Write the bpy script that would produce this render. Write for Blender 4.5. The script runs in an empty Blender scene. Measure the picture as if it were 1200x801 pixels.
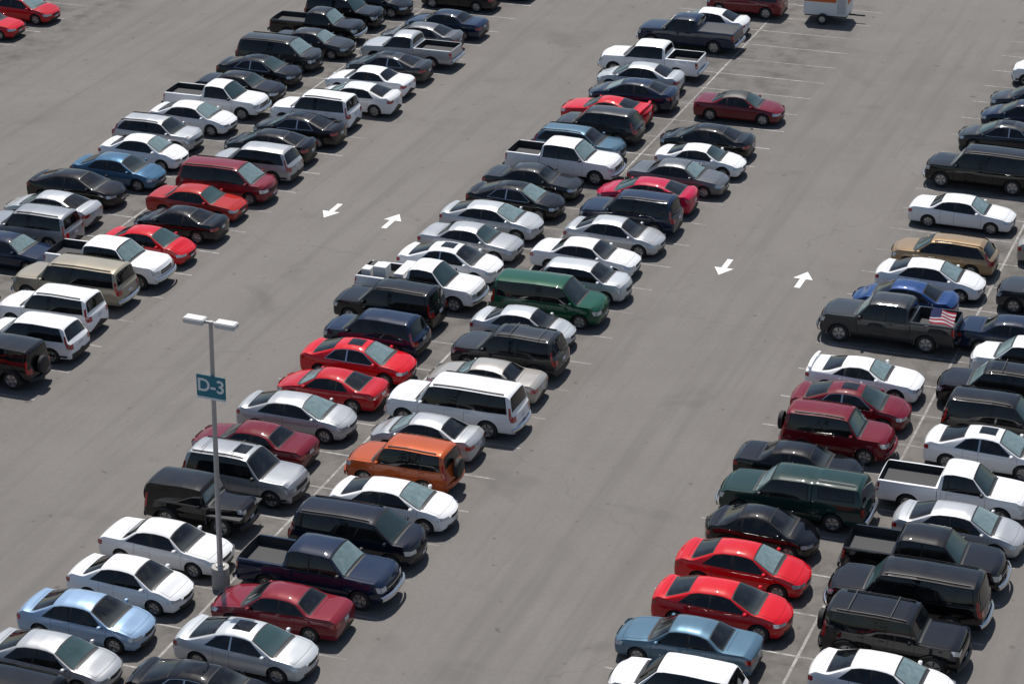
import bpy, bmesh, math, random
import numpy as np
from mathutils import Matrix, Vector
random.seed(7)
sc=bpy.context.scene
COL=bpy.context.collection
# ------------------------------------------------------------------ materials
def new_mat(name):
    m=bpy.data.materials.new(name);m.use_nodes=True
    nt=m.node_tree;b=nt.nodes['Principled BSDF']
    return m,nt,b
def simple(name,col,rough=.5,metal=0.,coat=0.,spec=.5):
    m,nt,b=new_mat(name)
    b.inputs['Base Color'].default_value=(*col,1);b.inputs['Roughness'].default_value=rough
    b.inputs['Metallic'].default_value=metal;b.inputs['Coat Weight'].default_value=coat
    b.inputs['Specular IOR Level'].default_value=spec
    return m
def N(nt,t,**kw):
    n=nt.nodes.new(t)
    for k,v in kw.items(): setattr(n,k,v)
    return n
def math_n(nt,op,a,b=None,c=None,clamp=False):
    n=nt.nodes.new('ShaderNodeMath');n.operation=op;n.use_clamp=clamp
    for i,v in enumerate((a,b,c)):
        if v is None: continue
        if isinstance(v,(int,float)): n.inputs[i].default_value=v
        else: nt.links.new(v,n.inputs[i])
    return n.outputs[0]
def mixc(nt,fac,a,b,blend='MIX'):
    n=nt.nodes.new('ShaderNodeMix');n.data_type='RGBA';n.blend_type=blend
    for s,v in ((n.inputs[0],fac),(n.inputs[6],a),(n.inputs[7],b)):
        if isinstance(v,(int,float)): s.default_value=v
        elif isinstance(v,tuple): s.default_value=(*v,1) if len(v)==3 else v
        else: nt.links.new(v,s)
    return n.outputs[2]
def noise(nt,vec,scale,detail=4,rough=.55,dist=0.):
    n=nt.nodes.new('ShaderNodeTexNoise');n.inputs['Scale'].default_value=scale
    n.inputs['Detail'].default_value=detail;n.inputs['Roughness'].default_value=rough
    n.inputs['Distortion'].default_value=dist
    if vec is not None: nt.links.new(vec,n.inputs['Vector'])
    return n.outputs[0]
def maprange(nt,v,a,b,c,d,smooth=False):
    n=nt.nodes.new('ShaderNodeMapRange');n.inputs[1].default_value=a;n.inputs[2].default_value=b
    n.inputs[3].default_value=c;n.inputs[4].default_value=d
    if smooth:n.interpolation_type='SMOOTHSTEP'
    nt.links.new(v,n.inputs[0]);return n.outputs[0]

# car paint : colour + metallic come from the object's colour
m_paint,nt,b=new_mat('car_paint')
oi=N(nt,'ShaderNodeObjectInfo');tc=N(nt,'ShaderNodeTexCoord')
add=N(nt,'ShaderNodeVectorMath',operation='ADD');nt.links.new(tc.outputs['Object'],add.inputs[0])
sc_=N(nt,'ShaderNodeVectorMath',operation='SCALE');nt.links.new(oi.outputs['Location'],sc_.inputs[0]);sc_.inputs['Scale'].default_value=.37
nt.links.new(sc_.outputs[0],add.inputs[1])
n1=noise(nt,add.outputs[0],1.3,5,.6)
sep=N(nt,'ShaderNodeSeparateXYZ');nt.links.new(tc.outputs['Object'],sep.inputs[0])
low=maprange(nt,sep.outputs[2],.15,.6,.5,.0)
dust=math_n(nt,'MULTIPLY',maprange(nt,n1,.4,.75,0,.04),oi.outputs['Random'])
dust=math_n(nt,'ADD',dust,math_n(nt,'MULTIPLY',low,.12),clamp=True)
colr=mixc(nt,dust,oi.outputs['Color'],(.22,.19,.16))
nt.links.new(colr,b.inputs['Base Color'])
nt.links.new(math_n(nt,'SUBTRACT',1.0,oi.outputs['Alpha']),b.inputs['Metallic'])
nt.links.new(maprange(nt,n1,.3,.7,.34,.42),b.inputs['Roughness'])
b.inputs['Specular IOR Level'].default_value=.05
b.inputs['Coat Weight'].default_value=1.0
nt.links.new(maprange(nt,n1,.3,.75,.02,.06),b.inputs['Coat Roughness'])
# panel gaps: the paint colour in shade of the joint
m_gap,nt,b=new_mat('panel_gap')
oi=N(nt,'ShaderNodeObjectInfo')
nt.links.new(mixc(nt,.28,(.004,.004,.004),oi.outputs['Color']),b.inputs['Base Color']);b.inputs['Roughness'].default_value=.8;b.inputs['Specular IOR Level'].default_value=.1

def glass_mat(name,shade):
    m,nt,b=new_mat(name)
    oi=N(nt,'ShaderNodeObjectInfo');tc=N(nt,'ShaderNodeTexCoord')
    add=N(nt,'ShaderNodeVectorMath',operation='ADD');nt.links.new(tc.outputs['Object'],add.inputs[0]);nt.links.new(oi.outputs['Location'],add.inputs[1])
    n1=noise(nt,add.outputs[0],2.6,3,.5)
    seats=maprange(nt,n1,.5,.62,0,1,True)
    c=mixc(nt,seats,(.004,.005,.006),(.013,.0125,.012))
    if shade:
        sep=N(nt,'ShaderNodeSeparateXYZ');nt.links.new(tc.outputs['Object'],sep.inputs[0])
        dash_refl=maprange(nt,sep.outputs[2],.98,1.2,1,0,True)  # pale dashboard reflection painted into the lower windshield colour
        c=mixc(nt,math_n(nt,'MULTIPLY',dash_refl,.7),c,(.08,.09,.09))
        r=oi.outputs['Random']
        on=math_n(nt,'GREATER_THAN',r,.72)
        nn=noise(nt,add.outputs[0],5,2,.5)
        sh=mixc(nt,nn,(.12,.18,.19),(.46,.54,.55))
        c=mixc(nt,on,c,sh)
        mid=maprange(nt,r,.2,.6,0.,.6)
        c=mixc(nt,mid,c,(.055,.11,.115))  # teal sky reflection mixed into the glass colour, strength varies per car
    nt.links.new(c,b.inputs['Base Color'])
    b.inputs['Roughness'].default_value=.03;b.inputs['IOR'].default_value=1.52
    return m
m_glass=glass_mat('side_glass',False)
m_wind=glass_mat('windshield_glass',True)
m_black=simple('black_trim',(.012,.012,.013),.55)
m_tire=simple('tire_rubber',(.018,.018,.018),.8)
m_rim=simple('wheel_alloy',(.42,.42,.43),.3,.7)
m_head=simple('headlight_lens',(.55,.58,.6),.08,.3,1)
m_tail=simple('taillight_lens',(.35,.008,.008),.12,0,1)
m_chrome=simple('chrome',(.6,.6,.6),.15,.9)
m_plate=simple('number_plate',(.6,.6,.62),.5)
m_liner=simple('bed_liner',(.035,.035,.036),.75)
m_white=simple('white_plastic',(.7,.7,.68),.5)
MATS=[m_paint,m_glass,m_black,m_tire,m_rim,m_head,m_tail,m_chrome,m_plate,m_liner,m_wind,m_gap,m_white]
PA,GL,BK,TI,RI,HE,TA,CH,PL,LI,WI,GA,WH=range(13)

# ------------------------------------------------------------------ car builder
def prof(pts,L,win):
    xs=np.arange(-L/2-.3,L/2+.3001,.01)
    z=np.interp(xs,[p[0] for p in pts],[p[1] for p in pts])
    n=max(1,int(win/.01))|1
    k=np.hanning(n+2)[1:-1];k/=k.sum()
    zp=np.pad(z,n//2,mode='edge')
    z=np.convolve(zp,k,'valid')
    return lambda x:float(np.interp(x,xs,z))

class Car:
    def __init__(s,name,**P):
        s.P=P;s.name=name;s.L=P['L'];s.W=P['W'];s.H=P['H']
        s.V=[];s.F=[];s.M=[]
        s.top_f=prof(P['top'],s.L,P.get('win',.16))
        s.belt_f=prof(P['belt'],s.L,.25)
        s.kw=P.get('kw',.93);s.zb=P.get('zb',.2);s.wr=P['wr']
        s.boxy=P.get('boxy',0)
        h=s.L/2;w=s.W/2
        pl=P.get('plan',[(-h,.93*w),(-h+.5,.975*w),(-.6,w),(.8,w),(h-.6,.975*w),(h,.90*w)])
        s.plan_f=prof(pl,s.L,.4 if 'plan' not in P else .2)
        s.cf=P.get('cf',.2);s.cr=P.get('cr',.1)
        s.r=P.get('r',.33)
        if s.boxy: s.low=[(0,.88),(.05,.95),(.15,.985),(.4,.995),(.62,1.),(.68,1.),(.73,.99),(.94,.98),(1.,s.kw)]
        else: s.low=[(0,.86),(.06,.94),(.18,.965),(.4,.98),(.6,.99),(.72,1.),(.78,.985),(.9,.965),(1.,s.kw)]
    def w(s,x):
        v=s.plan_f(x)
        for a in (s.P['ax_f'],s.P['ax_r']): v+=.018*math.exp(-((x-a)/.35)**2)
        return v
    def zt(s,x): return s.top_f(x)
    def zs(s,x): return min(s.belt_f(x),s.zt(x)-.03)
    def ys(s,x,z):
        w=s.w(x);zs=s.zs(x)
        t=min(1,max(0,(z-zs)/max(.05,(s.H-.1-zs))))
        t=t*(1+.25*(t-1)) # slight barrel
        return s.kw*w*(1-t)+s.wr*(w/(s.W/2))*t
    def ze(s,x):
        zt=s.zt(x);zs=s.zs(x);h=zt-zs
        return zt-min(s.P.get('edge',.1),.6*h)
    def ye(s,x): return s.ys(x,s.ze(x))
    def crown(s,x,y):
        ye=s.ye(x);ze=s.ze(x);r=min(1,abs(y)/ye)
        return ze+(s.zt(x)-ze)*(1-r**3.2)
    def side(s,x,z):
        zs=s.zs(x)
        if z>=zs: return s.ys(x,z)
        f=(z-s.zb)/(zs-s.zb)
        return s.w(x)*float(np.interp(f,[a for a,_ in s.low],[b for _,b in s.low]))
    def deform(s,x,y,z):
        h=s.L/2;w=s.W/2;ax=abs(x);sg=1 if x>0 else -1
        t=min(1,max(0,(ax-(h-.55))/.55));t=t*t*(3-2*t)
        c=s.cf if x>0 else s.cr
        q=min(1,max(0,1-(h-ax)/.12))**2
        zz=min(1,abs((z-.55)/.45))**2
        x2=x-sg*t*(c*min(1.1,(y/w)**2)+.05*zz)
        y2=y*(1-.06*q);z2=.55+(z-.55)*(1-.07*q)
        return (x2,y2,z2)
    def section(s,x):
        w=s.w(x);zs=s.zs(x);zb=s.zb
        P=[(0,zb),(.45*w,zb)]
        P+=[(w*b,zb+a*(zs-zb)) for a,b in s.low]
        ze=s.ze(x)
        for i in range(1,6):
            z=zs+(ze-zs)*i/5;P.append((s.ys(x,z),z))
        ye=s.ye(x);zt=s.zt(x)
        for r in (.96,.9,.8,.66,.5,.33,.16,0):
            P.append((ye*r,ze+(zt-ze)*(1-r**3.2)))
        return P
    def body(s):
        h=s.L/2
        xs=list(np.linspace(-h,h,int(s.L/.055)))
        for e in (.012,.03,.055,.085,.12,.16,.2): xs+=[-h+e,h-e]
        for p in s.P['top']:
            if abs(p[0])<h: xs.append(p[0])
        xs=sorted(set(round(x,3) for x in xs))
        keep=[xs[0]]
        for x in xs[1:]:
            if x-keep[-1]>.008: keep.append(x)
        xs=keep
        V=[];F=[];MI=[]
        rings=[]
        def ring(pts,x):
            ids=[]
            full=[(y,z) for y,z in pts]+[(-y,z) for y,z in reversed(pts[1:-1])]
            for y,z in full:
                ids.append(len(V));V.append(s.deform(x,y,z))
            return ids
        for x in xs: rings.append(ring(s.section(x),x))
        def cap(x,first):
            pts=s.section(x);zc=(s.zb+s.zt(x))/2
            prev=first
            for f in (.75,.5,.25):
                rr=ring([(y*f,zc+(z-zc)*f) for y,z in pts],x)
                yield prev,rr
                prev=rr
            c=len(V);V.append(s.deform(x,0,zc))
            yield prev,c
        def link(a,b):
            n=len(a)
            for i in range(n):
                j=(i+1)%n
                if isinstance(b,int): F.append((a[i],a[j],b))
                else: F.append((a[i],a[j],b[j],b[i]))
                MI.append(BK if (i<3 or i>=n-3) else PA)
        for a,b_ in zip(rings,rings[1:]): link(a,b_)
        for a,b_ in cap(xs[0],rings[0]): link(a,b_)
        for a,b_ in cap(xs[-1],rings[-1]): link(a,b_)
        return V,F,MI
    # ---- overlay helpers
    def grid(s,fn,nu,nv,mat,both=False,deform=True):
        for sg in ((1,-1) if both else (1,)):
            b0=len(s.V)
            for i in range(nu+1):
                for j in range(nv+1):
                    x,y,z=fn(i/nu,j/nv)
                    if deform: x,y,z=s.deform(x,y,z)
                    s.V.append((x,y*sg,z))
            for i in range(nu):
                for j in range(nv):
                    a=b0+i*(nv+1)+j
                    s.F.append((a,a+1,a+nv+2,a+nv+1));s.M.append(mat)
    def side_patch(s,xb0,xb1,xt0,xt1,mat,o,zlo=None,zhi=None,padb=.03,padt=.02,nu=8,nv=5):
        def fn(u,v):
            xb=xb0+(xb1-xb0)*u;xt=xt0+(xt1-xt0)*u
            zb=(s.zs(xb)+padb) if zlo is None else zlo
            zt=(s.ze(xt)-padt) if zhi is None else zhi
            x=xb+(xt-xb)*v;z=zb+(zt-zb)*v
            return x,s.side(x,z)+o,z
        s.grid(fn,nu,nv,mat,both=True)
    def top_patch(s,x0,x1,f,mat,oz=.012,ox=0,f1=None,nu=8,nv=10,y0=None,y1=None):
        f1=f if f1 is None else f1
        def fn(u,v):
            x=x0+(x1-x0)*u
            ff=f+(f1-f)*u
            y=(v*2-1)*ff*s.ye(x) if y0 is None else y0+(y1-y0)*v
            return x+ox,y,s.crown(x,y)+oz
        s.grid(fn,nu,nv,mat)
    def cap_patch(s,end,y0,y1,z0,z1,mat,o=.008,both=True,y0t=None):
        def fn(u,v):
            z=z0+(z1-z0)*v
            return end*(s.L/2+o),y0+(y1-y0)*u,z
        s.grid(fn,6,2,mat,both=both)
    def box(s,x0,x1,y0,y1,z0,z1,mat,ch=.02,both=False):
        for sg in ((1,-1) if both else (1,)):
            b0=len(s.V)
            for z,i in ((z0,ch),(z0+ch,0),(z1-ch,0),(z1,ch)):
                for x,y in ((x0+i,y0+i),(x1-i,y0+i),(x1-i,y1-i),(x0+i,y1-i)):
                    s.V.append((x,sg*y,z))
            for k in range(3):
                for i in range(4):
                    j=(i+1)%4;s.F.append((b0+4*k+i,b0+4*k+j,b0+4*k+4+j,b0+4*k+4+i));s.M.append(mat)
            s.F.append((b0+3,b0+2,b0+1,b0));s.M.append(mat)
            s.F.append((b0+12,b0+13,b0+14,b0+15));s.M.append(mat)
    def lathe(s,cx,cy,cz,prof_,axis,seg=24,mats=None,a0=0,a1=2*math.pi,sgn=1):
        full=abs(a1-a0-2*math.pi)<1e-6
        n=seg if full else seg+1
        b0=len(s.V)
        for k in range(n):
            a=a0+(a1-a0)*k/seg
            for (t,r) in prof_:
                if axis=='y': s.V.append((cx+r*math.cos(a),cy+sgn*t,cz+r*math.sin(a)))
                else: s.V.append((cx+sgn*t,cy+r*math.cos(a),cz+r*math.sin(a)))
        m=len(prof_)
        for k in range(seg):
            k2=(k+1)%n
            for j in range(m-1):
                s.F.append((b0+k*m+j,b0+k*m+j+1,b0+k2*m+j+1,b0+k2*m+j))
                mt=mats[j];s.M.append(mt(k) if callable(mt) else mt)
    def wheel(s,cx,cy,cz,r,sgn,axis='y',wd=.2,rf=.64):
        st=s.P.get('spokes',5)
        seg=st*4
        sp=lambda k:(BK if k%4==0 else RI)
        pr=[(-.035,.001),(-.03,r*.17),(-.045,r*.2),(-.055,r*rf*.9),(-.01,r*rf*.95),(-.012,r*rf),(.0,r*rf*1.06),(.0,r*.9),(-.03,r),(-wd+.03,r),(-wd,r*.88),(-wd,.001)]
        s.lathe(cx,cy,cz,pr,axis,seg=seg,mats=[RI,BK,sp,RI,RI,TI,TI,TI,TI,TI,BK],sgn=sgn)
    def ellip(s,cx,cy,cz,a,b,c,mat,both=True):
        pr=[(-math.cos(t)*b,max(.001,math.sin(t)*1.0)) for t in np.linspace(0,math.pi,7)]
        for sg in ((1,-1) if both else (1,)):
            b0=len(s.V);seg=10
            for k in range(seg):
                an=2*math.pi*k/seg
                for t,r in pr:
                    sq=lambda v:math.copysign(abs(v)**.7,v)
                    s.V.append((cx+a*r*sq(math.cos(an)),sg*(cy+t),cz+c*r*sq(math.sin(an))))
            m=len(pr)
            for k in range(seg):
                k2=(k+1)%seg
                for j in range(m-1):
                    s.F.append((b0+k*m+j,b0+k*m+j+1,b0+k2*m+j+1,b0+k2*m+j));s.M.append(mat)
    def finish(s):
        P=s.P;h=s.L/2;w=s.W/2;r=s.r
        V,F,MI=s.body()
        me=bpy.data.meshes.new(s.name+'_b');me.from_pydata(V,[],F);
        for m in MATS: me.materials.append(m)
        me.polygons.foreach_set('material_index',MI)
        bm=bmesh.new();bm.from_mesh(me);bmesh.ops.recalc_face_normals(bm,faces=bm.faces);bm.to_mesh(me);bm.free()
        ob=bpy.data.objects.new(s.name+'_b',me);COL.objects.link(ob)
        bm=bmesh.new()
        ra=r+P.get('arch',.055)
        for ax in (P['ax_f'],P['ax_r']):
            for sg in (1,-1):
                mt=Matrix.Translation((ax,sg*(w-.28+.5),r))@Matrix.Rotation(math.pi/2,4,'X')
                bmesh.ops.create_cone(bm,cap_ends=True,segments=28,radius1=ra,radius2=ra,depth=1.0,matrix=mt)
        for f in bm.faces: f.material_index=BK
        if 'bed' in P:
            x0,x1,zf=P['bed']
            yb=w-.13
            vs=[bm.verts.new((x,y,z)) for z in (zf,2.2) for x,y in ((x0,-yb),(x1,-yb),(x1,yb),(x0,yb))]
            fs=[(3,2,1,0),(4,5,6,7),(0,1,5,4),(1,2,6,5),(2,3,7,6),(3,0,4,7)]
            for f in fs:
                q=bm.faces.new([vs[i] for i in f]);q.material_index=LI
        bmesh.ops.recalc_face_normals(bm,faces=bm.faces)
        mc=bpy.data.meshes.new('cut');bm.to_mesh(mc);bm.free()
        for m in MATS: mc.materials.append(m)
        oc=bpy.data.objects.new('cut',mc);COL.objects.link(oc)
        md=ob.modifiers.new('b','BOOLEAN');md.operation='DIFFERENCE';md.object=oc;md.solver='EXACT'
        dg=bpy.context.evaluated_depsgraph_get();dg.update()
        ev=bpy.data.meshes.new_from_object(ob.evaluated_get(dg))
        if len(ev.polygons)<200: ev=me.copy()
        bpy.data.objects.remove(ob);bpy.data.objects.remove(oc)
        for ax in (P['ax_f'],P['ax_r']):
            for sg in (1,-1):
                s.wheel(ax,sg*(w-.015+P.get('track',0)),r,r,sg)
        if P.get('flare') is not None:
            fm=P['flare'];fw=P.get('fw',.05)
            for ax in (P['ax_f'],P['ax_r']):
                if P.get('fend') and ax>0: continue
                for sg in (1,-1):
                    pr=[(-.06,ra-.005),(fw,ra-.005),(fw,ra+.045),(-.06,ra+.085)]
                    s.lathe(ax,sg*w,r,pr,'y',seg=14,mats=[fm]*3,a0=-.1,a1=math.pi+.1,sgn=sg)
        bm=bmesh.new();bm.from_mesh(ev)
        vs=[bm.verts.new(v) for v in s.V]
        for f,m in zip(s.F,s.M):
            try:
                q=bm.faces.new([vs[i] for i in f]);q.material_index=m
            except ValueError: pass
        for f in bm.faces: f.smooth=True
        out=bpy.data.meshes.new(s.name);bm.to_mesh(out);bm.free()
        for i,m in enumerate(MATS):
            if i>=len(out.materials): out.materials.append(m)
        out.set_sharp_from_angle(angle=math.radians(38))
        return out
    def windows(s,rb,rt,pill,fb,ft,chrome=False):
        s.side_patch(rb-.04,fb+.05,rt-.05,ft+.03,CH if chrome else BK,.004,padb=.012,padt=.004,nu=24)
        xs=[(rb,rt)]
        for p in pill: xs.append((p-.035,p-.035));xs.append((p+.035,p+.035))
        xs.append((fb,ft))
        for i in range(0,len(xs),2):
            (b0,t0),(b1,t1)=xs[i],xs[i+1]
            s.side_patch(b0,b1,t0,t1,GL,.010)
    def seams(s,xs,z0=.32):
        for x in xs:
            s.side_patch(x-.006,x+.006,x-.006,x+.006,GA,.003,zlo=z0,zhi=s.zs(x)+.01,nu=1,nv=8)
    def handles(s,xs):
        for x in xs:
            z=s.zs(x)-.09
            s.side_patch(x-.09,x+.09,x-.09,x+.09,PA,.022,zlo=z-.015,zhi=z+.015,nu=2,nv=1)
            s.side_patch(x-.1,x+.1,x-.1,x+.1,GA,.004,zlo=z-.03,zhi=z-.012,nu=2,nv=1)
    def lights(s,fz0,fz1,rz0,rz1,fy=.58,ry=.6,wrapf=.28,wrapr=.2,grille=(.45,.45,.6)):
        w=s.w(s.L/2);wr_=s.w(-s.L/2)
        s.cap_patch(1,fy*w,.99*w,fz0,fz1,HE)
        s.side_patch(s.L/2-wrapf,s.L/2,s.L/2-wrapf-.1,s.L/2,HE,.006,zlo=fz0,zhi=fz1,nu=5,nv=2)
        s.cap_patch(-1,ry*wr_,.99*wr_,rz0,rz1,TA)
        s.side_patch(-s.L/2,-s.L/2+wrapr,-s.L/2,-s.L/2+wrapr,TA,.006,zlo=rz0,zhi=rz1,nu=5,nv=2)
        g=grille
        s.cap_patch(1,0,g[0]*w,g[1],g[2],BK)
        s.cap_patch(1,0,.7*w,s.zb+.07,s.zb+.17,BK)
        s.cap_patch(-1,0,.17,s.P.get('platez',.66),s.P.get('platez',.66)+.14,PL)
        s.cap_patch(-1,0,.75*wr_,s.zb+.02,s.zb+.12,BK)
        s.cap_patch(1,0,.16,s.zb+.2,s.zb+.31,PL,o=.014)
    def hood(s,cowl,nose,f=.86):
        for sg in (1,-1):
            for a,b in ((f-.006,f+.006),):
                def fn(u,v,sg=sg):
                    x=cowl+(nose-cowl)*u;y=sg*(a+(b-a)*v)*s.ye(x)
                    return x,y,s.crown(x,y)+.004
                s.grid(fn,10,1,GA)
        s.top_patch(nose-.005,nose+.006,f,GA,oz=.005,nu=1,nv=12)
    def cowlstrip(s,cowl):
        s.top_patch(cowl-.03,cowl+.08,.86,BK,oz=.006,nu=3,nv=12)
    def mirrors(s,x,mat=PA):
        z=s.zs(x)+.09
        s.ellip(x,s.w(x)+.06,z,.075,.11,.075,mat)

def sedan(name,L=4.7,W=1.8,H=1.44,cowl=1.2,header=.5,roofr=-.95,glassr=-1.6,hoodz=.98,trunkz=1.04,nosez=.66,tailz=.93,wr=.59,belt=.9,doors=4,sunroof=False,chrome=False,spoiler=False,axf=None,axr=None,r=.33,fast=0,cf=.22,cr=.12,spokes=5,conv=False):
    h=L/2
    top=[(-h-.2,tailz-.3),(-h,tailz-.05),(-h+.06,tailz+.01),(-h+.25,trunkz-.01),(glassr,trunkz),(roofr,H-.09),(roofr+.35,H-.02),(-.1+header*.0,H),(header-.25,H-.015),(header,H-.06),(cowl,hoodz),(cowl+.3,hoodz-.035),(h-.45,nosez+.16),(h-.18,nosez+.08),(h-.04,nosez),(h,nosez-.06)]
    bl=[(-h,tailz-.07),(-h+.3,trunkz-.06),(glassr,belt+.05),(-.2,belt),(cowl-.3,belt-.025),(cowl+.2,belt-.045),(h-.4,nosez+.08),(h,nosez-.09)]
    ax_f=axf if axf is not None else h-.92
    ax_r=axr if axr is not None else -h+1.02
    c=Car(name,L=L,W=W,H=H,top=top,belt=bl,wr=wr,ax_f=ax_f,ax_r=ax_r,r=r,cf=cf,cr=cr,spokes=spokes,kw=.93,win=.17)
    c.top_patch(header+.0,cowl+.02,.95,BK,oz=.006,nu=10)
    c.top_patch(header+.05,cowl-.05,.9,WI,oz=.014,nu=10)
    c.top_patch(glassr-.0,roofr+.02,.88,BK,oz=.006,nu=10)
    c.top_patch(glassr+.05,roofr-.02,.83,GL,oz=.013,nu=10)
    if doors==4:
        c.windows(roofr-.28-fast,roofr+.12,[header-.72],cowl-.3,header-.03,chrome)
        c.seams([header-.72,cowl-.12,roofr+.05]);c.handles([header-.9,roofr+.28])
    else:
        c.windows(roofr-.25-fast,roofr+.1,[header-.95],cowl-.3,header-.03,chrome)
        c.seams([header-1.02,cowl-.12]);c.handles([header-.85])
    c.lights(nosez-.10,nosez+.03,tailz-.22,tailz-.07,grille=(.42,nosez-.13,nosez-.0))
    c.hood(cowl+.06,h-.3);c.cowlstrip(cowl)
    c.top_patch(glassr-.12,glassr-.109,.8,GA,oz=.005,nu=1)
    c.mirrors(cowl-.32)
    if sunroof: c.top_patch(header-.85,header-.22,.52,GL,oz=.008)
    if spoiler:
        def fn(u,v): 
            y=(v*2-1)*w_*.85;x=-h+.1+.17*u;return x,y,trunkz+.1+.01*math.sin(u*3)
        w_=W/2;c.grid(fn,2,8,PA);c.box(-h+.15,-h+.22,w_*.6,w_*.65,trunkz-.04,trunkz+.1,PA,both=True)
    if conv: c.top_patch(roofr-.1,header+.02,.97,BK,oz=.01,nu=14)
    c.side_patch(-h+.9,h-.9,-h+.9,h-.9,BK,.004,zlo=c.zb+.0,zhi=c.zb+.07,nu=12,nv=1)
    return c.finish()

def suv(name,L=4.7,W=1.86,H=1.75,cowl=1.05,header=.45,hoodz=1.1,nosez=.82,wr=.68,belt=1.06,tail=.2,r=.36,rails=None,flare=None,pill=None,spare=False,clad=False,zb=.26,boxy=1,sunroof=False,axf=None,axr=None,bump=None,kw=.96,cf=.14,rack=False,fw=.03,qb=.3,gr=.55,edge=.09,hoodflat=.06,plan=None,fend=False):
    h=L/2
    top=[(-h-.2,belt-.3),(-h,belt-.05),(-h+.04,belt+.0),(-h+.04+tail*.15,belt+.06),(-h+.04+tail,H-.12),(-h+.2+tail,H-.04),(-.4,H),(header-.25,H-.02),(header,H-.06),(cowl,hoodz),(h-.35,hoodz-hoodflat),(h-.1,hoodz-hoodflat-.05),(h-.03,nosez),(h,nosez-.07)]
    bl=[(-h,belt-.08),(-h+.3,belt),(.3,belt-.02),(cowl,belt-.04),(h-.35,hoodz-hoodflat-.05),(h-.05,nosez-.05),(h,nosez-.1)]
    ax_f=axf if axf is not None else h-.9
    ax_r=axr if axr is not None else -h+.98
    P=dict(L=L,W=W,H=H,top=top,belt=bl,wr=wr,ax_f=ax_f,ax_r=ax_r,r=r,cf=cf,cr=.08,kw=kw,win=.09,boxy=boxy,zb=zb,platez=.78,edge=edge,fw=fw,fend=fend)
    if flare is not None: P['flare']=flare
    if plan: P['plan']=plan
    c=Car(name,**P)
    c.top_patch(header+.0,cowl+.0,.95,BK,oz=.008,nu=10)
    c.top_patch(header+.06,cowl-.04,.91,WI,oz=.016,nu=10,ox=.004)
    c.top_patch(-h+.06+tail*.15,-h+.05+tail*.98,.9,BK,oz=.004,ox=-.006,nu=8)
    c.top_patch(-h+.06+tail*.2,-h+.05+tail*.93,.85,GL,oz=.006,ox=-.012,nu=8)
    pill=pill or [header-.7,header-1.55]
    c.windows(-h+qb+tail*.2,-h+qb+tail+.03,pill,cowl-.2,header-.03)
    c.seams([header-.7,cowl-.1,header-1.5]);c.handles([header-.9,header-1.4+.3-.5])
    c.lights(nosez-.12,nosez+.05,belt-.3,belt-.06,fy=.62,ry=.74,wrapf=.2,wrapr=.12,grille=(gr,nosez-.14,nosez+.02))
    c.side_patch(-h+.02,-h+.14,-h+.02+tail*.6,-h+.14+tail*.6,TA,.008,zlo=belt-.25,zhi=belt+.25,nu=2,nv=5)
    c.hood(cowl+.06,h-.2);c.cowlstrip(cowl)
    c.mirrors(cowl-.25,BK if clad else PA)
    if fend:
        c.box(ax_f-.52,h-.02,.5,W/2+.1,2*r+.0,2*r+.08,BK,both=True)
        c.box(ax_f-.55,ax_f-.47,.5,W/2+.1,r+.1,2*r+.06,BK,both=True)
    if rails is not None:
        def fn(u,v):
            x=-h+.55+(header-.15+h-.55)*u;y=c.ye(x)*(.87+.035*v);return x,y,c.crown(x,y)+.05
        c.grid(fn,12,1,rails,both=True)
        def fn2(u,v):
            x=-h+.55+(header-.15+h-.55)*u;y=c.ye(x)*.905;return x,y,c.crown(x,y)+.05-.045*v
        c.grid(fn2,12,1,rails,both=True)
        if rack:
            for x in (-h+.9,header-.7):
                def fn3(u,v,x=x):
                    y=(u*2-1)*c.ye(x)*.88;return x+.03*v,y,H+.04
                c.grid(fn3,8,1,BK)
    if clad:
        c.side_patch(-h+.2,h-.2,-h+.2,h-.2,BK,.006,zlo=zb+.02,zhi=zb+.2,nu=20,nv=2)
        c.cap_patch(1,0,.93*c.w(h),zb+.04,zb+.26,BK,o=.012);c.cap_patch(-1,0,.93*c.w(-h),zb+.04,zb+.28,BK,o=.012)
    if spare:
        c.lathe(-h-.19,0,.98,[(.0,.001),(.0,.3),(.04,.36),(.18,.36),(.19,.3)],'x',seg=20,mats=[BK,BK,TI,TI])
    if sunroof: c.top_patch(header-.75,header-.2,.5,GL,oz=.008)
    if bump is not None:
        for e in (1,-1):
            def fn(u,v,e=e):
                y=(u*2-1)*(W/2-.02);a=v*math.pi
                return e*(h+.03+.09*math.sin(a)-.2*abs(y/(W/2))**3),y,.5+.1*math.cos(a)
            c.grid(fn,12,5,bump,deform=False)
    c.side_patch(-h+1.4,h-1.3,-h+1.4,h-1.3,BK,.03,zlo=zb+.0,zhi=zb+.07,nu=8,nv=1)
    return c.finish()

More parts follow.
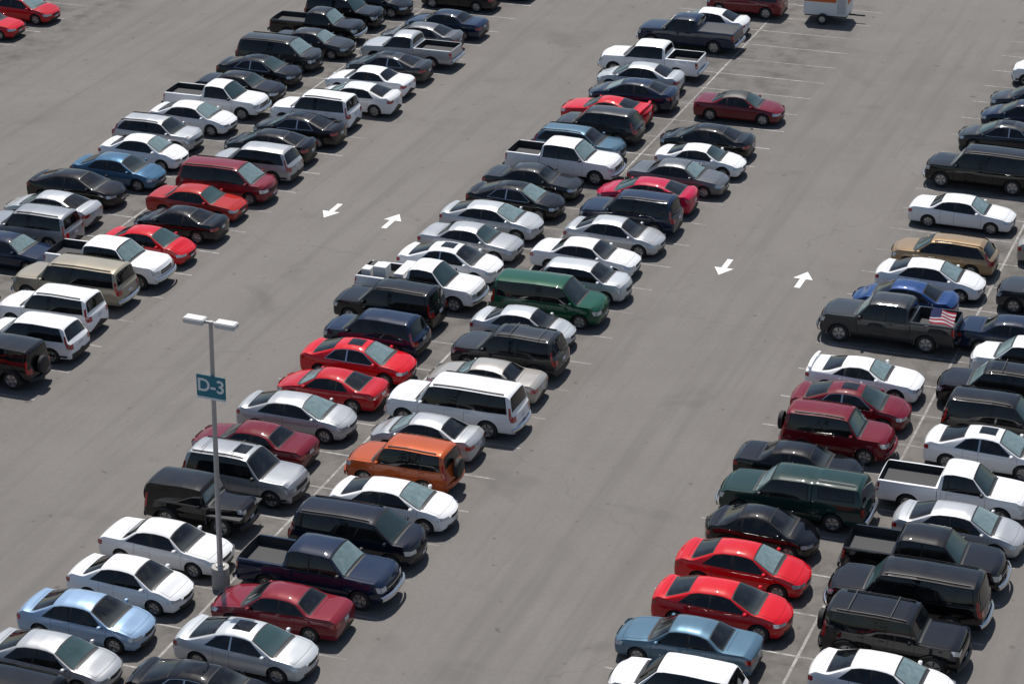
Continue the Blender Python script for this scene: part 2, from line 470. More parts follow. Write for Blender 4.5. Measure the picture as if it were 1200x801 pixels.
def pickup(name,L=5.6,W=1.95,H=1.85,cowl=1.3,header=.75,cabr=-.75,hoodz=1.2,nosez=.95,wr=.72,belt=1.15,rail=1.24,r=.38,zb=.34,doors=4,canopy=False,bump=CH,flare=None,cargo=None,tonneau=False):
    h=L/2
    if canopy:
        top=[(-h-.2,rail-.3),(-h,rail-.02),(-h+.05,rail+.05),(-h+.2,H-.12),(-h+.35,H-.02),(cabr-.15,H-.0),(cabr,H-.02),(cabr+.3,H),(header-.25,H-.02),(header,H-.06),(cowl,hoodz),(h-.35,hoodz-.07),(h-.1,hoodz-.12),(h-.03,nosez),(h,nosez-.07)]
    else:
        top=[(-h-.2,rail),(cabr-.03,rail),(cabr+.05,H-.12),(cabr+.2,H-.03),(cabr+.5,H),(header-.25,H-.02),(header,H-.06),(cowl,hoodz),(h-.35,hoodz-.07),(h-.1,hoodz-.12),(h-.03,nosez),(h,nosez-.07)]
    bl=[(-h,rail-.05),(cabr-.1,rail-.05),(cabr+.1,belt),(cowl,belt-.03),(h-.35,hoodz-.13),(h-.05,nosez-.05),(h,nosez-.1)]
    P=dict(L=L,W=W,H=H,top=top,belt=bl,wr=wr,ax_f=h-.95,ax_r=-h+1.2,r=r,cf=.14,cr=.02,kw=.965,win=.08,boxy=1,zb=zb,platez=.62,arch=.07,
        plan=[(-h,.99*W/2),(-.6,W/2),(.8,W/2),(h-.6,.98*W/2),(h,.93*W/2)])
    if flare is not None: P['flare']=flare;P['fw']=.02
    if not canopy and not tonneau: P['bed']=(-h+.09,cabr-.12,.86)
    c=Car(name,**P)
    c.top_patch(header+.0,cowl+.0,.95,BK,oz=.008,nu=10)
    c.top_patch(header+.05,cowl-.04,.91,WI,oz=.016,nu=10,ox=.004)
    if tonneau: c.top_patch(-h+.05,cabr-.1,.93,BK,oz=.012,nu=8)
    fb=cowl-.2
    if canopy:
        c.windows(cabr+.14,cabr+.16,[header-.75] if doors==4 else [],fb,header-.03)
        c.side_patch(-h+.42,cabr-.25,-h+.5,cabr-.25,BK,.008,padb=.12,padt=.06)
        c.side_patch(-h+.48,cabr-.3,-h+.54,cabr-.3,GL,.014,padb=.16,padt=.09)
        c.side_patch(cabr-.04,cabr-.01,cabr-.04,cabr-.01,GA,.006,padb=0,padt=0)
        c.top_patch(-h+.07,-h+.19,.85,GL,oz=.006,ox=-.012)
        def fr(u,v):
            x=-h+.5+(cabr-.2+h-.5)*u;y=.5+.04*v;return x,y,c.crown(x,y)+.06
        c.grid(fr,6,1,BK,both=True)
    else:
        pl=[header-.75] if doors==4 else ([header-.85] if doors==3 else [])
        c.windows(cabr+.16,cabr+.2,pl,fb,header-.03)
        c.top_patch(cabr+.0,cabr+.055,.84,GL,oz=.004,ox=-.012,nu=5)
    c.seams([header-.75 if doors==4 else header-.9,cowl-.1,cabr+.1])
    c.seams([cabr-.04,cabr-.053],z0=.45);c.handles([header-.95 if doors==4 else header-.8])
    c.lights(nosez-.17,nosez+.02,rail-.42,rail-.1,fy=.68,ry=.86,wrapf=.15,wrapr=.1,grille=(.6,nosez-.2,nosez+.0))
    c.cap_patch(1,.0,.62*c.w(h),nosez-.11,nosez-.08,CH if bump==CH else BK,o=.02)
    c.hood(cowl+.06,h-.2);c.cowlstrip(cowl);c.mirrors(cowl-.22,BK)
    for e in (1,-1):
        def fn(u,v,e=e):
            y=(u*2-1)*(W/2-.01);a=v*math.pi
            return e*(h+.06+.09*math.sin(a)-.2*abs(y/(W/2))**3*(1 if e>0 else .3)),y,.55+.11*math.cos(a)
        c.grid(fn,12,5,bump,deform=False)
    if cargo=='boxes':
        x0=-h+.25
        c.box(cabr-.62,cabr-.16,-.8,.8,.87,1.42,WH)
        c.box(x0+.5,x0+1.1,-.5,.1,.87,1.5,WH);c.box(x0+.1,x0+.5,.1,.6,.87,1.3,BK);c.box(x0,x0+.4,-.6,-.1,.87,1.36,WH)
    return c.finish()

T={}
T['sedan_a']=(sedan('mesh_sedan_a',L=4.75,W=1.83,H=1.45,roofr=-.95,glassr=-1.7,cowl=1.3,header=.5,spokes=5,trunkz=1.06,sunroof=False),'parked_sedan')
T['sedan_s']=(sedan('mesh_sedan_s',L=4.8,W=1.84,H=1.46,roofr=-.85,glassr=-1.75,cowl=1.35,header=.5,spokes=7,trunkz=1.08,tailz=.98,nosez=.7,sunroof=True,chrome=True),'parked_sedan')
T['sedan_d']=(sedan('mesh_sedan_d',L=4.85,W=1.85,H=1.47,roofr=-1.05,glassr=-1.85,cowl=1.35,header=.45,spokes=6,trunkz=1.12,tailz=1.02,nosez=.72,belt=.95,hoodz=1.02,r=.34,cf=.3),'parked_sedan')
T['sedan_b']=(sedan('mesh_sedan_b',L=4.85,W=1.8,H=1.42,roofr=-.9,glassr=-1.4,cowl=1.15,header=.5,hoodz=.95,trunkz=1.0,nosez=.68,tailz=.9,wr=.6,spokes=6,cf=.12,cr=.06,r=.31),'parked_sedan')
T['sedan_c']=(sedan('mesh_sedan_c',L=4.5,W=1.74,H=1.46,roofr=-.85,glassr=-1.5,cowl=1.25,header=.5,hoodz=1.0,trunkz=1.06,spokes=6,r=.31,wr=.57),'parked_sedan')
T['coupe']=(sedan('mesh_coupe',L=4.75,W=1.88,H=1.37,roofr=-.85,glassr=-1.6,cowl=1.0,header=.3,hoodz=.98,trunkz=1.03,nosez=.72,tailz=.97,wr=.56,belt=.93,doors=2,r=.345,cf=.14,spoiler=True),'parked_coupe')
T['coupe_b']=(sedan('mesh_coupe_b',L=4.55,W=1.77,H=1.36,roofr=-.8,glassr=-1.55,cowl=1.15,header=.45,hoodz=.94,trunkz=1.0,nosez=.64,tailz=.92,wr=.55,belt=.88,doors=2),'parked_coupe')
T['conv']=(sedan('mesh_conv',L=4.75,W=1.8,H=1.4,roofr=-.75,glassr=-1.35,cowl=1.15,header=.45,hoodz=.95,trunkz=1.0,nosez=.66,tailz=.92,wr=.56,belt=.9,doors=2,conv=True),'parked_convertible')
T['beetle']=(sedan('mesh_beetle',L=4.2,W=1.8,H=1.48,roofr=-.7,glassr=-1.45,cowl=1.15,header=.4,hoodz=1.02,trunkz=.98,nosez=.68,tailz=.82,wr=.56,belt=.95,doors=2,cf=.35,cr=.3,r=.34),'parked_coupe')
T['hatch']=(suv('mesh_hatch',L=4.25,W=1.74,H=1.5,cowl=1.15,header=.45,hoodz=1.02,nosez=.72,wr=.6,belt=.96,tail=.45,r=.31,zb=.2,boxy=0,kw=.93,cf=.22,qb=.25),'parked_hatchback')
T['wagon']=(suv('mesh_wagon',L=4.7,W=1.8,H=1.52,cowl=1.2,header=.5,hoodz=1.0,nosez=.72,wr=.6,belt=.95,tail=.5,r=.33,zb=.22,boxy=0,kw=.93,cf=.2,rails=BK,qb=.3),'parked_station_wagon')
T['cross']=(suv('mesh_cross',L=4.5,W=1.84,H=1.68,cowl=1.15,header=.5,hoodz=1.08,nosez=.8,wr=.63,belt=1.02,tail=.38,r=.35,zb=.24,boxy=0,kw=.94,cf=.2,clad=True,rails=None),'parked_suv')
T['suv']=(suv('mesh_suv',L=4.75,W=1.86,H=1.76,rails=BK,rack=False,clad=False,bump=None),'parked_suv')
T['suv_r']=(suv('mesh_suv_r',L=4.8,W=1.88,H=1.78,rails=BK,rack=True,clad=True,sunroof=True,tail=.28),'parked_suv')
T['suv_l']=(suv('mesh_suv_l',L=5.5,W=2.0,H=1.9,cowl=1.35,header=.85,hoodz=1.2,nosez=.95,wr=.74,belt=1.13,r=.39,zb=.3,rails=BK,rack=False,pill=[.1,-.85,-1.75],axr=-1.6,bump=CH),'parked_suv')
T['jeep']=(suv('mesh_jeep',L=4.3,W=1.82,H=1.78,cowl=.95,header=.5,hoodz=1.12,nosez=.9,wr=.68,belt=1.08,tail=.14,r=.36,spare=True,flare=PA,fw=.05,rails=BK,gr=.5,bump=PA),'parked_suv')
T['wrangler']=(suv('mesh_wrangler',L=4.1,W=1.7,H=1.8,cowl=.6,header=.38,hoodz=1.18,nosez=1.08,wr=.7,belt=1.1,tail=.06,r=.41,spare=True,flare=BK,fw=.13,bump=BK,zb=.4,edge=.05,kw=.98,cf=.03,gr=.6,hoodflat=.04,qb=.25,
   plan=[(-2.05,.85),(.6,.85),(.75,.72),(2.05,.58)],fend=True),'parked_off_road_jeep')
T['hummer']=(suv('mesh_hummer',L=4.75,W=1.95,H=1.88,cowl=.95,header=.65,hoodz=1.24,nosez=1.1,wr=.78,belt=1.2,tail=.08,r=.42,spare=True,flare=PA,fw=.06,rails=BK,rack=True,bump=BK,zb=.36,edge=.05,kw=.98,cf=.03,gr=.8,hoodflat=.03),'parked_suv')
T['minivan']=(suv('mesh_minivan',L=4.95,W=1.92,H=1.74,cowl=1.65,header=.85,hoodz=1.08,nosez=.78,wr=.68,belt=1.02,tail=.25,r=.33,zb=.22,boxy=0,kw=.95,cf=.26,pill=[-.05,-1.15],rails=BK,axf=1.55),'parked_minivan')
T['van']=(suv('mesh_van',L=5.0,W=1.92,H=1.85,cowl=1.45,header=.8,hoodz=1.1,nosez=.82,wr=.74,belt=1.08,tail=.12,r=.34,zb=.26,pill=[-.1,-1.2]),'parked_van')
T['pick4']=(pickup('mesh_pickup_crew',L=5.7,cabr=-.95,header=.75,cowl=1.35),'parked_pickup_truck')
T['pick4b']=(pickup('mesh_pickup_crew_b',L=5.8,H=1.92,cabr=-.95,header=.75,cowl=1.3,bump=PA,flare=PA,r=.4,hoodz=1.28,nosez=1.02,belt=1.2,rail=1.32),'parked_pickup_truck')
T['pick3']=(pickup('mesh_pickup_ext',L=5.5,W=1.88,H=1.76,cabr=-.45,header=.75,cowl=1.35,doors=3,hoodz=1.12,nosez=.9,belt=1.08,rail=1.16,r=.36,wr=.69),'parked_pickup_truck')
T['pick3c']=(pickup('mesh_pickup_cargo',L=5.6,W=1.92,H=1.8,cabr=-.35,header=.8,cowl=1.4,doors=3,hoodz=1.14,nosez=.9,belt=1.1,rail=1.18,r=.37,wr=.7,cargo='boxes'),'parked_pickup_truck')
T['pick_can']=(pickup('mesh_pickup_canopy',L=5.6,H=1.86,cabr=-.75,header=.75,cowl=1.35,canopy=True,doors=3),'parked_pickup_truck')
T['pick_ton']=(pickup('mesh_pickup_tonneau',L=5.8,cabr=-.7,header=.75,cowl=1.35,tonneau=True),'parked_pickup_truck')

C=dict(white=(.82,.82,.82,1),white2=(.76,.76,.75,1),silver=(.44,.45,.46,.6),silver2=(.32,.33,.345,.55),grey=(.12,.125,.13,.65),dgrey=(.025,.027,.03,.9),
 black=(.003,.003,.004,1),black2=(.007,.005,.005,1),navy=(.004,.014,.042,1),blue=(.01,.045,.16,.9),steel=(.05,.13,.22,.75),lblue=(.27,.39,.55,.75),bgrey=(.08,.15,.21,.75),
 red=(.58,.004,.010,1),red2=(.48,.006,.012,1),dred=(.15,.003,.010,1),maroon=(.20,.012,.022,.95),rust=(.40,.02,.012,1),crim=(.46,.003,.04,1),orange=(.40,.075,.015,.9),
 green=(.004,.065,.032,.95),dgreen=(.006,.03,.024,1),tan=(.28,.19,.10,.75),beige=(.32,.28,.21,.7),champ=(.36,.34,.31,.65),purple=(.004,.006,.014,1),silver3=(.52,.54,.55,.75))
S=2.743
COLX=dict(AR=(-54.11,78.47),AL=(-60.32,92.09),BL=(-40.09,61.59),BR=(-34.33,61.59),CL=(-20.19,66.73),CR=(-14.47,69.2),Z=(-79.2,86.6),DL=(-.6,66.7))
CARS=[
('AR',1,'wrangler','black','L',.4),('AR',2,'cross','white','L',.4),('AR',3,'suv','white','L',-.3),('AR',4,'suv_l','beige','L',-.8),('AR',5,'pick4','white','R',-.5),
('AR',6,'sedan_c','red','R',0),('AR',7,'coupe_b','black','L',.1),('AR',8,'sedan_b','rust','R',-.4),('AR',9,'minivan','maroon','R',-.1),('AR',10,'cross','silver','L',0),
('AR',11,'sedan_d','black','L',-.5),('AR',12,'sedan_s','black2','L',-.2),('AR',13,'suv','white','L',-.5),('AR',14,'sedan_d','white2','L',.6),('AR',15,'sedan_b','white','L',.1),
('AR',16,'sedan_s','dgrey','L',.1),('AR',17,'pick3','silver','L',.2),('AR',19,'sedan_b','navy','L',.1),('AR',18,'sedan_a','grey','L',-.3),
('AL',0,'sedan_b','navy','R',.5),('AL',1,'suv','silver2','L',.1),('AL',2,'sedan_a','silver','L',-.3),('AL',3,'sedan_d','black2','R',-.5),('AL',4,'sedan_a','steel','R',.2),
('AL',5,'sedan_c','white','R',.1),('AL',6,'wagon','silver','R',-.5),('AL',7,'sedan_a','white','R',0),('AL',8,'pick3','white','R',0),('AL',9,'sedan_b','black','R',.1),
('AL',10,'sedan_s','black','R',-.1),('AL',11,'minivan','dgrey','R',-.2),('AL',12,'sedan_b','dgrey','R',.5),('AL',13,'pick3','black','R',-.4),('AL',14,'suv','black','R',0),('AL',15,'sedan_a','black','R',.6),
('BL',0,'sedan_a','silver','R',.2),('BL',1,'sedan_a','lblue','R',0),('BL',2,'sedan_c','white','R',.2),('BL',3,'sedan_b','white2','R',.1),('BL',4,'wrangler','black','R',0),
('BL',5,'suv_r','silver2','R',.4),('BL',6,'sedan_b','dred','L',-.5),('BL',7,'sedan_d','silver','R',0),('BL',8,'coupe_b','red2','L',.2),('BL',9,'sedan_s','red','R',.2),
('BL',10,'cross','navy','L',-.2),('BL',11,'suv','black','L',-.8),('BL',12,'pick3c','white','R',-.4),('BL',13,'sedan_s','white','R',-.2),('BL',14,'sedan_b','silver','R',-.3),
('BL',15,'sedan_d','silver3','R',-.3),('BL',16,'sedan_s','black','R',-.2),('BL',17,'sedan_b','dgrey','R',-.3),('BL',18,'pick4','white','R',.3),('BL',19,'wagon','bgrey','R',.1),
('BL',20,'cross','dgrey','L',.2),('BL',21,'coupe','red','L',-.3),('BL',22,'sedan_d','navy','L',.2),('BL',23,'sedan_a','silver3','L',-.3),('BL',24,'pick4','white','L',-.5),
('BL',26,'pick_ton','navy','L',0),('BL',27,'sedan_a','white','L',.3),('BL',28.6,'suv','dred','L',1.3),
('BR',0,'sedan_s','black','R',-.1),('BR',1,'sedan_s','silver3','R',.1),('BR',2,'sedan_b','maroon','L',.1),('BR',3,'pick4','navy','R',.3),('BR',4,'minivan','purple','R',.5),
('BR',5,'sedan_d','white','R',.7),('BR',6,'jeep','orange','L',-.1),('BR',7,'sedan_c','silver','L',-.3),('BR',8,'suv_l','white','L',-.1),('BR',9,'sedan_b','champ','L',0),
('BR',10,'suv_r','dgrey','L',0),('BR',11,'sedan_c','silver3','R',-.4),('BR',12,'van','green','R',-.2),('BR',13,'hatch','silver3','R',.4),('BR',14,'sedan_b','white','R',-.5),
('BR',15,'sedan_a','silver','R',-.1),('BR',16,'suv','navy','L',-.2),('BR',17,'sedan_d','crim','L',-.3),('BR',18,'sedan_b','grey','R',.4),('BR',19,'coupe_b','white','R',.7),
('BR',20,'sedan_a','black','L',.2),('BR',22,'conv','dred','R',.3),
('CL',0,'cross','white','L',0),('CL',1,'sedan_b','bgrey','L',-.5),('CL',2,'sedan_d','red','R',-.1),('CL',3,'sedan_a','red','R',-.2),('CL',4,'beetle','black','R',-.3),
('CL',5,'pick_can','dgreen','L',.2),('CL',6,'sedan_b','black','R',-.4),('CL',7,'jeep','dred','R',.4),('CL',8,'sedan_s','dred','R',.2),('CL',9,'coupe','white','R',.1),
('CL',11,'pick4b','dgrey','L',-.1),('CL',12,'sedan_c','blue','L',-.1),('CL',13,'sedan_a','white','R',.4),('CL',14,'wagon','tan','L',.4),('CL',16,'sedan_b','white','R',.1),
('CL',18,'suv_l','black','L',0),('CL',20,'sedan_s','dgrey','L',.1),('CL',21.2,'sedan_a','navy','L',.5),('CL',22.2,'sedan_s','dgrey','L',.5),('CL',24,'cross','white','L',.6),
('CR',0,'sedan_a','white','R',.3),('CR',1,'hummer','black','R',.1),('CR',2,'suv_l','black','L',-.1),('CR',3,'pick4','black','R',-.1),('CR',4,'sedan_a','silver','R',.5),
('CR',5,'pick3','white','R',-.2),('CR',6.3,'sedan_s','white','R',.3),('CR',7.3,'suv','black','R',.4),('CR',8.3,'suv_r','black','L',-.4),('CR',9.4,'cross','white','L',.2),
('CR',10.3,'sedan_b','navy','R',-.6),('CR',12,'suv','dgrey','L',0),
('Z',13,'sedan_b','red','R',-.3),('Z',14.2,'sedan_a','red2','R',.2),('AR',21,'sedan_a','black','L',-1.2),
]
rc=['white','silver','black','grey','navy','silver2','red','champ','white2','dgrey']
rt=['sedan_a','sedan_b','sedan_c','sedan_s','suv','cross','minivan','pick4','wagon','coupe_b']
def fill(col,ks):
    for k in ks: CARS.append((col,k,random.choice(rt),random.choice(rc),random.choice('RL'),random.uniform(-.2,.2)))
fill('AR',range(-5,0));fill('AL',range(-9,-1));fill('BL',range(-4,0));fill('BR',range(-4,0));fill('CL',range(-5,0));fill('CR',list(range(-5,0))+[14,15,17]);fill('Z',range(2,11))
fill('AR',[22,23]);fill('AL',[17,18,20]);fill('BL',[30,31])
for i,(col,k,t,c,f,dx) in enumerate(CARS):
    me,nm=T[t]
    X0,ph=COLX[col]
    o=bpy.data.objects.new(nm,me);COL.objects.link(o)
    o.location=(X0+dx,ph+S*k+random.uniform(-.12,.12),0)
    o.rotation_euler=(0,0,(0 if f=='R' else math.pi)+math.radians(random.uniform(-1.3,1.3)))
    o.scale=(random.uniform(.98,1.015),1,random.uniform(.98,1.02))
    r_,g_,b_,a_=C[c];j=random.uniform(.93,1.07)
    o.color=(r_*j,g_*j,b_*j,a_)
    if (col,k)==('CL',11):
        m,nt,b=new_mat('flag_cloth');tcn=N(nt,'ShaderNodeTexCoord');sp=N(nt,'ShaderNodeSeparateXYZ');nt.links.new(tcn.outputs['UV'],sp.inputs[0])
        st=math_n(nt,'GREATER_THAN',math_n(nt,'MODULO',math_n(nt,'MULTIPLY',sp.outputs[1],4.5),1.0),.5)
        cc=mixc(nt,st,(.35,.015,.03),(.55,.55,.57))
        can=math_n(nt,'MULTIPLY',math_n(nt,'LESS_THAN',sp.outputs[0],.42),math_n(nt,'GREATER_THAN',sp.outputs[1],.4))
        cc=mixc(nt,can,cc,(.015,.02,.08));nt.links.new(cc,b.inputs['Base Color']);b.inputs['Roughness'].default_value=.9
        bm=bmesh.new();uvl=bm.loops.layers.uv.new('UVMap');g=[[None]*9 for _ in range(7)]
        for a in range(7):
            for q in range(9):
                g[a][q]=bm.verts.new((-1.75-1.0*q/8,.75+.08*math.sin(q*.9+a*.5)-.55*a/6,1.34+.42*a/6-.015*q*q/8))
        for a in range(6):
            for q in range(8):
                fc=bm.faces.new((g[a][q],g[a+1][q],g[a+1][q+1],g[a][q+1]));fc.smooth=True
                for lp,(uu,vv) in zip(fc.loops,((q/8,a/6),(q/8,(a+1)/6),((q+1)/8,(a+1)/6),((q+1)/8,a/6))): lp[uvl].uv=(uu,vv)
        fm=bpy.data.meshes.new('flag');bm.to_mesh(fm);bm.free();fm.materials.append(m)
        fo=bpy.data.objects.new('flag',fm);COL.objects.link(fo);fo.parent=o
        bm=bmesh.new();bmesh.ops.create_cone(bm,cap_ends=True,segments=8,radius1=.02,radius2=.02,depth=1.05,matrix=Matrix.Translation((-1.73,.2,1.38)))
        fm=bpy.data.meshes.new('flag_staff');bm.to_mesh(fm);bm.free();fm.materials.append(m_chrome)
        fo=bpy.data.objects.new('flag_staff',fm);COL.objects.link(fo);fo.parent=o

# ------------------------------------------------------------------ ground
m_as,nt,b=new_mat('asphalt')
geo=N(nt,'ShaderNodeNewGeometry');pos=geo.outputs['Position']
sep=N(nt,'ShaderNodeSeparateXYZ');nt.links.new(pos,sep.inputs[0])
big=noise(nt,pos,.035,4,.6,.3);mid=noise(nt,pos,.35,5,.6);fine=noise(nt,pos,6,4,.7);grit=noise(nt,pos,45,2,.6)
mp=N(nt,'ShaderNodeMapping');mp.inputs['Scale'].default_value=(1.2,.05,1);nt.links.new(pos,mp.inputs[0])
streak=noise(nt,mp.outputs[0],1.,4,.6)
c=mixc(nt,maprange(nt,big,.3,.7,0,1),(.128,.118,.107),(.168,.155,.142))
c=mixc(nt,maprange(nt,mid,.35,.7,0,.5),c,(.19,.177,.163))
c=mixc(nt,maprange(nt,streak,.48,.7,0,.5),c,(.098,.09,.082))
c=mixc(nt,maprange(nt,fine,.3,.7,0,.4),c,(.105,.097,.09))
c=mixc(nt,maprange(nt,grit,.35,.7,0,.28),c,(.25,.235,.22))
band=None
for xc in (-57.2,-37.2,-17.3,-79):
    d=math_n(nt,'ABSOLUTE',math_n(nt,'SUBTRACT',sep.outputs[0],xc))
    m_=maprange(nt,d,3.0,6.5,1,0,True)
    band=m_ if band is None else math_n(nt,'MAXIMUM',band,m_)
spots=maprange(nt,noise(nt,pos,.8,4,.65),.45,.66,.15,.8)
c=mixc(nt,math_n(nt,'MULTIPLY',band,spots),c,(.074,.069,.063))
st2=maprange(nt,noise(nt,pos,.22,3,.55,.5),.6,.74,0,.4)
c=mixc(nt,st2,c,(.088,.082,.075))
drip=maprange(nt,noise(nt,pos,1.7,2,.5),.69,.75,0,.5)
c=mixc(nt,drip,c,(.055,.051,.047))
vo=N(nt,'ShaderNodeTexVoronoi');vo.feature='DISTANCE_TO_EDGE';vo.inputs['Scale'].default_value=.06
dn=N(nt,'ShaderNodeTexNoise');dn.inputs['Scale'].default_value=.6;dn.inputs['Detail'].default_value=6;nt.links.new(pos,dn.inputs['Vector'])
vm=N(nt,'ShaderNodeVectorMath',operation='SCALE');vm.inputs['Scale'].default_value=2.2;nt.links.new(dn.outputs['Color'],vm.inputs[0])
va=N(nt,'ShaderNodeVectorMath',operation='ADD');nt.links.new(pos,va.inputs[0]);nt.links.new(vm.outputs[0],va.inputs[1]);nt.links.new(va.outputs[0],vo.inputs['Vector'])
crk=maprange(nt,vo.outputs['Distance'],.0008,.003,.22,0)
c=mixc(nt,math_n(nt,'MULTIPLY',crk,maprange(nt,big,.4,.6,.0,1)),c,(.05,.048,.046))
nt.links.new(c,b.inputs['Base Color']);b.inputs['Roughness'].default_value=.88;b.inputs['Specular IOR Level'].default_value=.25
bp=N(nt,'ShaderNodeBump');bp.inputs['Strength'].default_value=.25;bp.inputs['Distance'].default_value=.02;nt.links.new(grit,bp.inputs['Height']);nt.links.new(bp.outputs[0],b.inputs['Normal'])
me=bpy.data.meshes.new('ground');me.from_pydata([(-3000,-3000,0),(3000,-3000,0),(3000,3000,0),(-3000,3000,0)],[],[(0,1,2,3)]);me.materials.append(m_as)
COL.objects.link(bpy.data.objects.new('ground',me))
m_ln,nt,b=new_mat('road_paint')
geo=N(nt,'ShaderNodeNewGeometry');n1=noise(nt,geo.outputs['Position'],3,5,.7);n2=noise(nt,geo.outputs['Position'],.15,3,.6)
wear=math_n(nt,'MULTIPLY',maprange(nt,n1,.38,.62,.15,.9),maprange(nt,n2,.35,.65,.2,.9))
nt.links.new(mixc(nt,wear,(.14,.13,.12),(.5,.49,.47)),b.inputs['Base Color']);b.inputs['Roughness'].default_value=.8
m_ar,nt,b=new_mat('arrow_paint')
geo=N(nt,'ShaderNodeNewGeometry');n1=noise(nt,geo.outputs['Position'],7,5,.7)
nt.links.new(mixc(nt,maprange(nt,n1,.3,.45,.4,1),(.2,.19,.18),(.72,.71,.69)),b.inputs['Base Color']);b.inputs['Roughness'].default_value=.7
V=[];F=[]
def rect(x0,x1,y0,y1):
    i=len(V);V.extend([(x0,y0,.004),(x1,y0,.004),(x1,y1,.004),(x0,y1,.004)]);F.append((i,i+1,i+2,i+3))
for spx,ph,k0,k1,r0,r1 in ((-57.2,78.47,-14,40,5.9,5.9),(-37.2,61.59,-8,40,5.7,5.9),(-17.35,66.73,-8,40,5.8,5.6),(-79.2-3,86.6,-14,30,0,5.6),(2.6,66.7,-8,40,5.6,5.6)):
    rect(spx-.05,spx+.05,ph+S*k0,ph+S*k1)
    for k in range(k0,k1):
        y=ph+S*(k+.5)
        if r0: rect(spx-r0,spx-.05,y-.045,y+.045)
        rect(spx+.05,spx+r1,y-.045,y+.045)
me=bpy.data.meshes.new('parking_lines');me.from_pydata(V,[],F);me.materials.append(m_ln);COL.objects.link(bpy.data.objects.new('parking_lines',me))
def arrow(x,y,d):
    P=[(-.13,-.95),(.13,-.95),(.13,.1),(.44,.1),(0,.95),(-.44,.1),(-.13,.1)]
    me=bpy.data.meshes.new('lane_arrow_marking');me.from_pydata([(x+a*d,y+b_*d,.004) for a,b_ in P],[],[tuple(range(7))]);me.materials.append(m_ar)
    COL.objects.link(bpy.data.objects.new('lane_arrow_marking',me))
arrow(-48.65,102.9,-1);arrow(-45.43,102.57,1);arrow(-29.05,102.2,-1);arrow(-25.39,101.9,1)

# ------------------------------------------------------------------ lamp post
def link(name,bm,mats,parent=None,smooth=False):
    me=bpy.data.meshes.new(name)
    if smooth:
        for f in bm.faces: f.smooth=True
    bm.to_mesh(me);bm.free()
    for m in mats: me.materials.append(m)
    if smooth: me.set_sharp_from_angle(angle=math.radians(35))
    o=bpy.data.objects.new(name,me);COL.objects.link(o)
    if parent: o.parent=parent
    return o
m_pole=simple('galvanised_steel',(.42,.42,.41),.45,.5)
m_lamp=simple('lamp_housing',(.62,.61,.59),.5)
m_lens=simple('lamp_lens',(.75,.75,.72),.2)
m_conc,nt,b=new_mat('concrete');tcn=N(nt,'ShaderNodeTexCoord');nn=noise(nt,tcn.outputs['Object'],5,5,.6)
nt.links.new(mixc(nt,nn,(.28,.27,.25),(.45,.43,.40)),b.inputs['Base Color']);b.inputs['Roughness'].default_value=.9
lp=bpy.data.objects.new('street_lamp',None);COL.objects.link(lp);lp.location=(-37.4,68.75,0);lp.rotation_euler=(math.radians(0),math.radians(1.6),0)
bm=bmesh.new();bmesh.ops.create_cone(bm,cap_ends=True,segments=24,radius1=.32,radius2=.30,depth=.8,matrix=Matrix.Translation((0,0,.38)));link('concrete_base',bm,[m_conc],lp,True)
bm=bmesh.new();bmesh.ops.create_cone(bm,cap_ends=True,segments=16,radius1=.1,radius2=.07,depth=9.3,matrix=Matrix.Translation((0,0,5.42)));
bmesh.ops.create_cone(bm,cap_ends=True,segments=16,radius1=.17,radius2=.15,depth=.06,matrix=Matrix.Translation((0,0,.81)))
link('pole',bm,[m_pole],lp,True)
def bx(bm,x0,x1,y0,y1,z0,z1,mi=0,bev=0):
    r=bmesh.ops.create_cube(bm,size=1,matrix=Matrix.Translation(((x0+x1)/2,(y0+y1)/2,(z0+z1)/2))@Matrix.Diagonal((x1-x0,y1-y0,z1-z0,1)))
    fs=set(f for v in r['verts'] for f in v.link_faces)
    for f in fs: f.material_index=mi
    if bev:
        bmesh.ops.bevel(bm,geom=list(set(e for v in r['verts'] for e in v.link_edges)),offset=bev,segments=2,affect='EDGES')
bm=bmesh.new();bx(bm,-.25,.25,-.04,.04,9.98,10.06);link('cross_arm',bm,[m_pole],lp)
for i,sg in enumerate((-1,1)):
    bm=bmesh.new();x0,x1=sorted((sg*.2,sg*.95));bx(bm,x0,x1,-.2,.2,9.93,10.13,0,.03);link('lamp_head_%d'%(i+1),bm,[m_lamp],lp)
    bm=bmesh.new();x0,x1=sorted((sg*.27,sg*.88));bx(bm,x0,x1,-.15,.15,9.915,9.926);link('lamp_lens_%d'%(i+1),bm,[m_lens],lp)
m_teal=simple('sign_teal',(.015,.17,.23),.45);m_swh=simple('sign_white',(.75,.77,.77),.5)
bm=bmesh.new();bx(bm,-.54,.54,-.16,-.13,7.33,8.13,0,.01);link('sign_panel',bm,[m_teal],lp)
bm=bmesh.new();bx(bm,-.54,.54,-.158,-.132,7.25,7.325);link('sign_lower_strip',bm,[m_swh],lp)
bm=bmesh.new();bx(bm,-.03,.03,-.128,.0,7.5,7.56);bx(bm,-.03,.03,-.128,.0,7.95,8.01);link('sign_bracket',bm,[m_pole],lp)
cu=bpy.data.curves.new('sign_text','FONT');cu.body='D-3';cu.size=.66;cu.align_x='CENTER';cu.align_y='CENTER';cu.extrude=.002;cu.offset=.012
to=bpy.data.objects.new('tmp',cu);COL.objects.link(to);bpy.context.view_layer.update()
tm=bpy.data.meshes.new_from_object(to.evaluated_get(bpy.context.evaluated_depsgraph_get()));bpy.data.objects.remove(to)
tm.materials.clear();tm.materials.append(m_swh);to=bpy.data.objects.new('sign_lettering',tm);COL.objects.link(to);to.parent=lp
to.location=(0,-.166,7.74);to.rotation_euler=(math.pi/2,0,0)

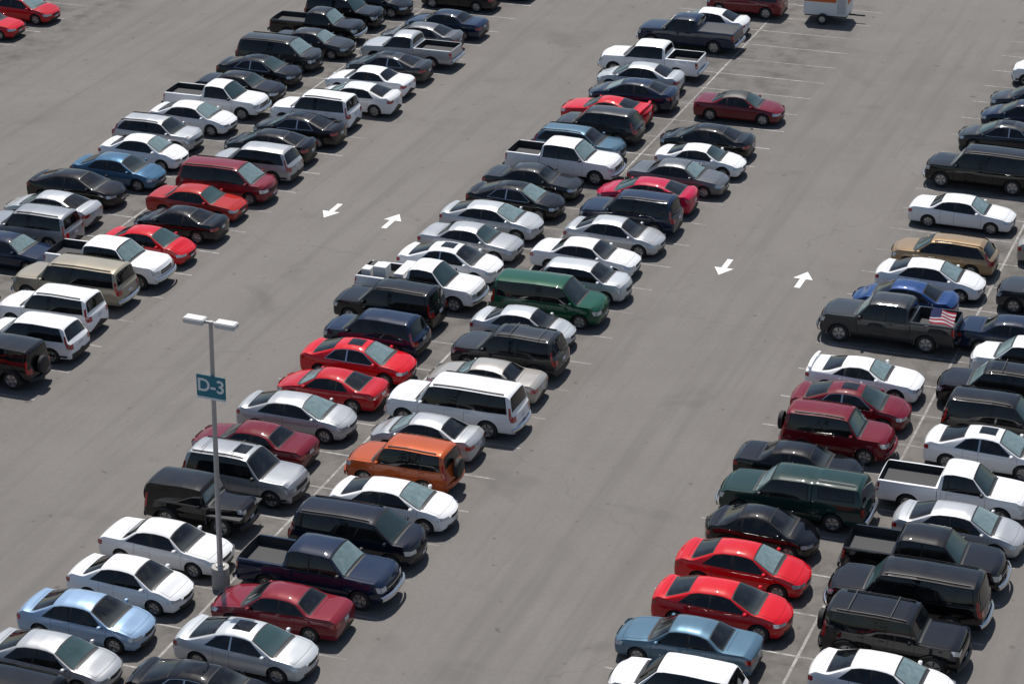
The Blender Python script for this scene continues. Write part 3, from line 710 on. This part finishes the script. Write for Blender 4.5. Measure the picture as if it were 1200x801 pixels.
# ------------------------------------------------------------------ small trailer
tr=bpy.data.objects.new('cargo_trailer',None);COL.objects.link(tr);tr.location=(-33.9,140.2,0);tr.rotation_euler=(0,0,math.radians(2))
m_or=simple('orange_panel',(.6,.12,.02),.5);m_tw=simple('trailer_white',(.75,.75,.73),.5);m_fr=simple('trailer_frame',(.02,.02,.02),.6)
bm=bmesh.new();bx(bm,-1.35,1.2,-.85,.85,.5,2.2,0,.05);link('box_body',bm,[m_tw],tr)
bm=bmesh.new();bx(bm,-1.3,.55,-.862,-.853,1.3,1.65);bx(bm,1.203,1.212,-.7,.7,1.2,1.65);link('orange_stripe',bm,[m_or],tr)
bm=bmesh.new();bx(bm,.62,1.1,-.864,-.856,.65,1.9);link('side_door',bm,[simple('trailer_door',(.5,.5,.5),.5)],tr)
bm=bmesh.new();bx(bm,-1.3,1.15,-.7,.7,.4,.495);bx(bm,1.15,2.1,-.05,.05,.4,.48);link('frame',bm,[m_fr],tr)
for i,sg in enumerate((-1,1)):
    bm=bmesh.new();bmesh.ops.create_cone(bm,cap_ends=True,segments=20,radius1=.32,radius2=.32,depth=.2,matrix=Matrix.Translation((-.2,sg*.97,.32))@Matrix.Rotation(math.pi/2,4,'X'));link('wheel_%d'%(i+1),bm,[m_tire],tr,True)
    bm=bmesh.new();bmesh.ops.create_cone(bm,cap_ends=True,segments=20,radius1=.18,radius2=.18,depth=.21,matrix=Matrix.Translation((-.2,sg*.97,.32))@Matrix.Rotation(math.pi/2,4,'X'));link('hub_%d'%(i+1),bm,[m_rim],tr,True)

# ------------------------------------------------------------------ light
el=math.radians(62);d=Vector((.45,-.89,0)).normalized()
sv=Vector((-d.x*math.cos(el),-d.y*math.cos(el),math.sin(el)))
sl=bpy.data.lights.new('sun','SUN');sl.energy=5.0;sl.angle=math.radians(.5);sl.color=(1,.965,.92)
so=bpy.data.objects.new('sun',sl);COL.objects.link(so);so.rotation_euler=sv.to_track_quat('Z','Y').to_euler()
w=bpy.data.worlds.new('World');sc.world=w;w.use_nodes=True;nt=w.node_tree
bg=nt.nodes['Background'];sk=nt.nodes.new('ShaderNodeTexSky');sk.sky_type='NISHITA';sk.sun_disc=False
sk.sun_elevation=el;sk.sun_rotation=math.atan2(sv.x,sv.y);nt.links.new(sk.outputs[0],bg.inputs[0]);bg.inputs[1].default_value=.085
sc.view_settings.view_transform='Standard';sc.view_settings.look='None';sc.view_settings.exposure=0

# ------------------------------------------------------------------ camera
f,th,yaw,hh,roll=2993.9,math.radians(24.118),math.radians(21.039),43.85,math.radians(-.824)
fw=Vector((-math.sin(yaw)*math.cos(th),math.cos(yaw)*math.cos(th),-math.sin(th)));r=Vector((math.cos(yaw),math.sin(yaw),0));up=r.cross(fw)
r2=math.cos(roll)*r+math.sin(roll)*up;up2=-math.sin(roll)*r+math.cos(roll)*up
cd=bpy.data.cameras.new('camera');cd.sensor_width=36;cd.lens=f/1200*36;cd.clip_start=1;cd.clip_end=6000
co=bpy.data.objects.new('camera',cd);COL.objects.link(co)
mw=Matrix((( r2.x,up2.x,-fw.x,0),(r2.y,up2.y,-fw.y,0),(r2.z,up2.z,-fw.z,hh),(0,0,0,1)))
co.matrix_world=mw;sc.camera=co
